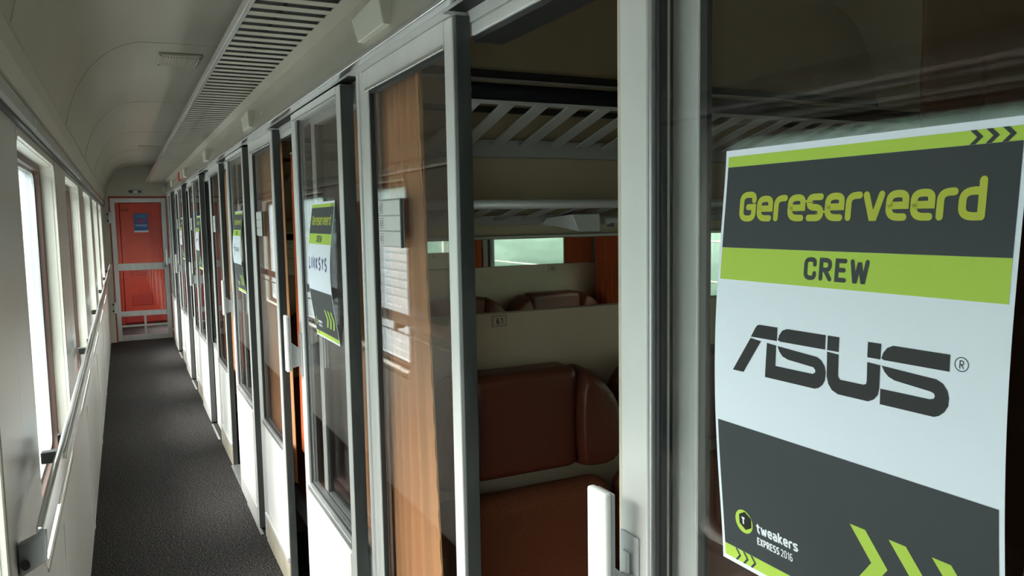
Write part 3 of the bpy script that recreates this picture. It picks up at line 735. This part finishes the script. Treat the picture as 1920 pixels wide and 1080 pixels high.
curtain('curtain', .6515, .125+2*L, .435+2*L, .45, 1.945, 6, .013, 'curtain', 'brown curtain behind the third sliding door', .0, None)
curtain('curtain', .6515, 1.29+L, 1.375+L, .62, 1.88, 2, .012, 'curtain_red', 'red-orange curtain edge showing in the second open doorway', .0, None)
curtain('curtain', .6515, 1.29+2*L, 1.375+2*L, .62, 1.88, 2, .012, 'curtain_red', 'red-orange curtain edge showing in the third open doorway', .0, None)

# ------------------------------------------------------------------ compartments
XO = 2.53
def number_plate(parent, x, y, z, s, face):           # face -1: faces -Y, +1: faces +Y
    pl = B('number_plate', 'headboard', parent, (x-.024,x+.024,y-.0015,y+.0015,z-.017,z+.017))
    bm = bmesh.new(); w = .021; h = .0145
    for a,b in (((-w,-h),(w,-h)),((w,-h),(w,h)),((w,h),(-w,h)),((-w,h),(-w,-h))): ribbon(bm, [Vector(a),Vector(b)], .0006, 0, False)
    text2d(bm, s, -.010, .0085, .020, .017, .0013, .8, 0.0002)
    for v in bm.verts: v.co = Vector((x-face*v.co.x*(1), y+face*(.0022+v.co.z), z-v.co.y))
    bm.normal_update(); bmesh.ops.triangulate(bm, faces=bm.faces[:])
    me = bpy.data.meshes.new('number_print'); bm.to_mesh(me); bm.free(); me.materials.append(MATS['print_black'])
    o = bpy.data.objects.new('number_print', me); C.objects.link(o); o.parent = pl
def superloop(cx, cz, hx, hz, y, p, n=28):
    out = []
    for i in range(n):
        a = 2*PI*i/n; c, s = math.cos(a), math.sin(a)
        out.append(Vector((cx+hx*math.copysign(abs(c)**(2/p), c), y, cz+hz*math.copysign(abs(s)**(2/p), s))))
    return out
def pillow(mb, outline, th, n=6):
    """outline in XZ, bulging towards -Y by th"""
    c = sum((Vector((p[0],0,p[1])) for p in outline), Vector())/len(outline); Ls = []
    for j in range(n+1):
        t = j/n; sc = 1-.16*(1-math.cos(t*PI/2))**1.2; y = -th*math.sin(t*PI/2)
        Ls.append([Vector((c.x+(p[0]-c.x)*sc, y, c.z+(p[1]-c.z)*(1-.22*(1-math.cos(t*PI/2))**1.2))) for p in outline])
    mb.loops(Ls); return mb
def make_seat():
    """local frame: wall plane at y=0, seat faces -Y, centred on x=0, z=floor"""
    r = empty('compartment_seat')
    MB().box(-.166,.166,-.135,-.012,.885,1.178).build('headrest', 'leather', r, bevel=.03, seg=4)
    h = r.children[0]
    for s in (-1,1):
        ol = []
        for q in ((.150,1.178),(.20,1.172),(.245,1.140),(.285,1.08),(.293,1.0),(.297,.93),(.285,.885),(.24,.868),(.18,.875),(.150,.885)):
            ol.append((s*q[0], q[1]))
        mb = MB(); pillow(mb, ol, .155, 7); mb.v = [(x,y-.012,z) for x,y,z in mb.v]
        w = mb.build('headrest_wing', 'leather', h, smooth=True)
        sd = w.modifiers.new('ss','SUBSURF'); sd.levels = sd.render_levels = 1
        pts = [Vector((s*(.155+.075*math.sin(PI*t/12)), -.012-.155*(.55+.42*math.sin(PI*t/12)), .885+.29*t/12)) for t in range(1,12)]
        MB().tube(pts, .0022, 6).build('piping', 'leather', w, smooth=True)
    MB().box(-.282,.282,-.145,-.03,.40,.835).build('backrest', 'seat_fabric', r, bevel=.055, seg=5)
    MB().box(-.295,.295,-.60,-.10,.30,.44).build('seat_cushion', 'seat_fabric', r, bevel=.05, seg=4)
    MB().box(-.30,.30,-.56,-.02,.22,.30).build('seat_base', 'grey_plastic', r, bevel=.006)
    MB().box(-.28,.28,-.40,-.30,0,.22).build('seat_foot', 'dark_edge', r, bevel=.006)
    return r
seat0 = None
def luggage_rack(k, side, label):
    """side +1: on the far wall (y=2.0), -1: on the near wall (y=.07)"""
    yw = (2.0 if side > 0 else .07)+L*k; sg = side
    r = empty('luggage_rack', (1.6,yw,1.8), label, 'luggage rack')
    Y = lambda d: -sg*d
    def sl(mb, x, d0, z0, d1, z1, w):
        mb.hexa([(x-w,Y(d0),z0-.003),(x+w,Y(d0),z0-.003),(x+w,Y(d1),z1-.003),(x-w,Y(d1),z1-.003),(x-w,Y(d0),z0+.003),(x+w,Y(d0),z0+.003),(x+w,Y(d1),z1+.003),(x-w,Y(d1),z1+.003)]); return mb
    MB().tube([(-.855,Y(.30),.100),(.865,Y(.30),.100)], .022, 16).build('front_tube', 'tube_black', r, smooth=True)
    MB().tube([(-.872,Y(.30),.100),(-.8555,Y(.30),.100)], .0225, 14).build('tube_cap', 'rack_metal', r)
    MB().box(-.86,.865,min(Y(.31),Y(.285)),max(Y(.31),Y(.285)),.074,.080).build('front_rail', 'rack_metal', r)
    m0 = None
    for j in range(19):
        x = -.84+.0925*j
        if m0 is None: o = sl(MB(), 0, .02, .0, .30, .076, .018).build('rack_slat', 'rack_metal', r); m0 = o.data
        else: o = bpy.data.objects.new('rack_slat', m0); C.objects.link(o); o.parent = r
        o.location = (x,0,0)
    MB().box(-.90,.865,min(Y(.0),Y(.03)),max(Y(.0),Y(.03)),-.030,.020).build('wall_comb', 'comb', r, bevel=.004)
    s = empty('parcel_shelf', (1.6,yw,1.6), label.replace('wide upper luggage rack','narrow lower parcel shelf'), 'shelf')
    MB().tube([(-.93,Y(.20),.035),(.865,Y(.20),.035)], .012, 12).build('front_tube', 'rack_metal', s, smooth=True)
    m0 = None
    for j in range(19):
        x = -.84+.0925*j
        if m0 is None: o = sl(MB(), 0, .02, -.005, .20, .028, .013).build('shelf_slat', 'comb', s); m0 = o.data
        else: o = bpy.data.objects.new('shelf_slat', m0); C.objects.link(o); o.parent = s
        o.location = (x,0,0)
    MB().box(-.93,.865,min(Y(0),Y(.03)),max(Y(0),Y(.03)),-.020,.008).build('wall_comb', 'comb', s, bevel=.003)
    return r
def reading_lamp(k, side, x, label):
    yw = (2.0 if side > 0 else .07)+L*k
    r = empty('reading_lamp', (x,yw,1.6), label, 'lamp'); Y = lambda d: -side*d
    MB().hexa([(-.085,Y(.10),-.016),(-.005,Y(.17),-.042),(.062,Y(.17),-.042),(.062,Y(.05),-.02),(-.060,Y(.08),-.002),(-.035,Y(.178),.008),(.055,Y(.178),.008),(.055,Y(.05),-.004)]).build('lamp_housing', 'rack_metal', r, bevel=.003)
    MB().tube([(.11,Y(.15),-.015),(.11,Y(.15),-.03)], .010, 12).build('spot_knob', 'dark_edge', r)
    MB().tube([(.085,Y(.15),-.012),(.135,Y(.15),-.012)], .012, 12).build('spot_mount', 'rack_metal', r)
    MB().box(-.055,.055,min(Y(.05),Y(.031)),max(Y(.05),Y(.031)),-.025,-.014).build('lamp_arm', 'rack_metal', r)
def compartment(k):
    y0 = .07+L*k; y1 = 2.00+L*k
    nm = ('nearest','second','third','fourth','fifth','last')[max(k,0)]
    w = empty('wall_compartment', (1.6,y1,0), 'cross wall at the far side of the %s compartment'%nm, kind='structure'); ow_ = (1.6,y1,0)
    def KB(name, m, *bx, **kk): return B(name, m, w, *bx, off=ow_, **kk)
    KB('wall_core', 'dividing_wall', (.62,XO,y1,y1+.03,0,2.42))
    for s, yy in ((-1,y1),(1,y1+.03)):
        if s == 1 and k > 3: continue
        f = lambda d0,d1: (min(yy+s*d0,yy+s*d1), max(yy+s*d0,yy+s*d1))
        a,b = f(0,.012); KB('headboard', 'headboard', (.645,XO-.01,a,b,.42,1.328), bevel=.003)
        a,b = f(0,.012); KB('moulding', 'rubber', (.645,XO,a,b,1.990,2.012), bevel=.002)
        a,b = f(0,.015); KB('moulding_lip', 'rack_metal', (.645,XO,a,b,1.984,1.989))
        a,b = f(0,.010); KB('moulding', 'rubber', (.645,XO,a,b,1.895,1.912), bevel=.002)
        a,b = f(0,.016); KB('mirror_ledge', 'rack_metal', (.645,XO-.02,a,b,1.541,1.549), bevel=.002)
    for (xx, num) in ((.953,'61'),(1.60,'63'),(2.22,'65')):
        if k == 0: number_plate(w, xx-1.6, -.0140, 1.306, num, -1)
    for s, yy in ((-1,y1),(1,y0)):
        mr = B('mirror', 'mirror', None, (.66,XO-.03,min(yy,yy+s*.006),max(yy,yy+s*.006),1.331,1.539))
        tag(mr, 'strip mirror above the seats on the %s wall of the %s compartment' % ('far' if s < 0 else 'near', nm), 'mirror')
for k in range(0,6): 
    if .07+L*k < YE-1.7 or k < 5: compartment(k)
# near wall of nearest compartment and the one behind the viewer
wz = empty('wall_compartment', (1.6,.07,0), 'cross wall at the near side of the nearest compartment', kind='structure'); oz=(1.6,.07,0)
B('wall_core', 'dividing_wall', wz, (.62,XO,.04,.07,0,2.42), off=oz); B('headboard', 'headboard', wz, (.645,XO-.01,.07,.082,.42,1.328), off=oz, bevel=.003)
B('moulding', 'rubber', wz, (.645,XO,.07,.082,1.990,2.012), off=oz); B('mirror_ledge', 'rack_metal', wz, (.645,XO-.02,.07,.086,1.541,1.549), off=oz)
for xx,num in ((.97,'62'),(1.60,'64'),(2.22,'66')): number_plate(wz, xx-1.6, .0140, 1.306, num, 1)
B('wall_back', 'cream', None, (XL-.02,2.6,YB-.03,YB,-.04,2.42))
tag(bpy.data.objects['wall_back'], 'plain wall closing the corridor behind the viewer', kind='structure')
B('wall_end_compartment', 'dividing_wall', None, (.66,XO,YE,YE+.04,0,2.42)); tag(bpy.data.objects['wall_end_compartment'], 'cross wall closing the last compartment', kind='structure')

# outer side of the compartments
wo = empty('wall_outer', (XO,5,0), 'outer side wall of the compartments, with a window in each', kind='structure'); oo = (XO,5,0)
for k in range(-1,6):
    a = .035+L*k; b = a+L; cy = a+L/2
    mb = ring(MB(), rr(cy,1.21,L/2-.0005,1.21,.0005), rr(cy,1.22,.60,.45,.09), XO, XO+.03)
    mb.v = [(x-XO,y-5,z) for x,y,z in mb.v]; mb.build('wall_panel', 'cream', wo)
    w = empty('window_%d' % (22+k+1), (XO,cy,.77), kind='structure', label='outer window of the %s compartment' % ('unseen','nearest','second','third','fourth','fifth','last')[k+1])
    mb = ring(MB(), rr(cy,1.22,.602,.452,.092), rr(cy,1.22,.555,.405,.07), XO-.004, XO+.035); mb.v = [(x-XO,y-cy,z-.77) for x,y,z in mb.v]; mb.build('window_frame', 'rubber', w, bevel=.004)
    mb = MB().prism(rr(cy,1.22,.56,.41,.07), XO+.015, XO+.020, lambda u,v,t:(t-XO,u-cy,v-.77)); mb.build('pane', 'outer_glass', w)
for k in range(0,3):
    nm = ('nearest','second','third')[k]
    curtain('curtain', XO-.025, .09+L*k, .40+L*k, .7, 1.86, 6, .012, 'curtain_red', 'red-brown window curtain at the near side of the %s compartment' % nm, 0, None, 'outer window curtains')
    curtain('curtain', XO-.025, 1.70+L*k, 1.98+L*k, .7, 1.86, 6, .012, 'curtain_red', 'red-brown window curtain at the far side of the %s compartment' % nm, 0, None, 'outer window curtains')
# compartment ceiling
cc = empty('ceiling_compartment', (1.6,5,2.35), 'low curved ceiling over the compartments', kind='structure')
pc = [(.60,2.352),(2.05,2.352),(2.22,2.345),(2.34,2.32),(2.42,2.27),(2.48,2.18),(2.515,2.08),(2.53,1.96)]
MB().prism(pc+offs(pc,.02)[::-1], YB, YE, lambda u,v,a:(u-1.6,a-5,v-2.35)).build('ceiling_shell', 'dividing_wall', cc)
for o in cc.children:
    for p in o.data.polygons: p.use_smooth = len(p.vertices) == 4
    e = o.modifiers.new('es','EDGE_SPLIT'); e.split_angle = .6

for k in range(0,3):
    nm = ('nearest','second','third')[k]
    for sd, wn_ in ((1,'far'),(-1,'near')):
        luggage_rack(k, sd, 'wide upper luggage rack on the %s wall of the %s compartment' % (wn_, nm))
        if k == 0: reading_lamp(k, sd, 1.135 if sd > 0 else 1.2, 'angular reading lamp under the lower shelf on the %s wall' % wn_)
        for j in range(3):
            if seat0 is None: seat0 = make_seat(); s = seat0
            else: s = copy_tree(seat0)
            s.location = (.975+.60*j, (1.988 if sd > 0 else .082)+L*k, 0); s.rotation_euler.z = 0 if sd > 0 else PI
            pos = ('nearest the corridor','in the middle','beside the outer window')[j]
            tag(s, 'red-brown seat %s on the %s side of the %s compartment' % (pos, wn_, nm), 'seat', 'red-brown compartment seats')
    # small folding ash shelf on the door pillar inside
# card holders on fixed panes
def number_holder(k, nums):
    y0 = 1.70+L*k
    h = empty('seat_number_holder', (.566,y0+.085,1.535), ('grey seat number holder with plates 65, 63 and 61 on the nearest fixed pane','grey seat number holder on the second fixed pane','grey seat number holder on the third fixed pane',
        'grey seat number holder on the fourth fixed pane','grey seat number holder on the fifth fixed pane')[k], 'number holder', 'seat number holders')
    o6 = (.566,y0+.085,1.535)
    B('backing', 'grey_plastic', h, (.5755,.5795,y0,y0+.175,1.535,1.650), off=o6, bevel=.002)
    B('holder_end', 'dark_edge', h, (.569,.5753,y0-.004,y0+.002,1.535,1.648), off=o6, bevel=.001)
    for j, s in enumerate(nums):
        z = 1.612-.037*j
        pl = B('slot_plate', 'plate', h, (.5715,.5752,y0+.003,y0+.172,z,z+.0345), off=o6, bevel=.001)
        bm = bmesh.new()
        for a,b in (((-.014,-.012),(.014,-.012)),((.014,-.012),(.014,.012)),((.014,.012),(-.014,.012)),((-.014,.012),(-.014,-.012))): ribbon(bm, [Vector(a),Vector(b)], .0005, 0, False)
        text2d(bm, s, -.009, .0075, .018, .015, .0010, .8, .0001)
        for v in bm.verts: v.co = Vector((.5712-.566-v.co.z, y0+.150-v.co.x-o6[1], z+.0172-v.co.y-1.535))
        bm.normal_update(); bmesh.ops.triangulate(bm, faces=bm.faces[:])
        me = bpy.data.meshes.new('number_print'); bm.to_mesh(me); bm.free(); me.materials.append(MATS['print_black'])
        o = bpy.data.objects.new('number_print', me); C.objects.link(o); o.parent = pl
for k in range(5): number_holder(k, ('65','63','61') if k == 0 else ('','',''))

# ------------------------------------------------------------------ outside world
g = B('ground', 'ground', None, (-90,60,-40,80,-1.25,-1.2)); tag(g, 'gravel trackside ground outside the train', kind='structure')
def hedge(x, y0, y1, z0, z1, th, m, label, name='hedge'):
    from mathutils import noise as NZ
    mb = MB(); n = int((y1-y0)/.28); rows = 34; Ls = []
    for i in range(n+1):
        y = y0+(y1-y0)*i/n; top = z1+.45*NZ.noise(Vector((y*.35, x, 0))); l = []
        for j in range(rows):
            a = PI*j/(rows-1); c = th*math.cos(a); h = (top-z0)*max(0, math.sin(a))**.55
            b = 1+.16*NZ.noise(Vector((y*1.3, h*1.6, x)))+.10*NZ.noise(Vector((y*4, h*4.5, x+c)))
            l.append((x+c*b, y+.08*NZ.noise(Vector((y*5, h*5, 3))), z0+h*(1+.05*NZ.noise(Vector((y*3, c*4, 9))))))
        Ls.append(l)
    mb.loops(Ls); o = mb.build(name, m, None, smooth=True); tag(o, label, 'hedge'); return o
hedge(-9, -25, 45, -1.2, 4.2, 1.5, 'foliage', 'dark green trackside hedge outside the left windows')
hedge(5.8, -18, 30, -1.2, 4.6, 1.2, 'foliage_pale', 'tall green trackside bank outside the compartment windows')
fz = empty('slatted_fence', (-3.6,5,-1.2), 'pale slatted trackside fence outside the left windows', 'fence')
for j in range(14): B('fence_board', 'fence_white', fz, (-.02,.02,-30,40,.15+j*.17,.26+j*.17))
for j in range(24): B('fence_post', 'fence_white', fz, (-.09,-.0205,-28+3*j,-27.9+3*j,0,2.45))
fw = empty('wire_fence', (3.9,5,-1.2), 'white wires on posts outside the compartment windows', 'fence')
for j in range(7): MB().tube([(0,-20,1.1+j*.3),(0,22,1.1+j*.3)], .008, 6).build('wire', 'fence_white', fw)
for j in range(11): B('fence_post', 'fence_white', fw, (-.03,.03,-19+4*j,-18.94+4*j,0,3.1))
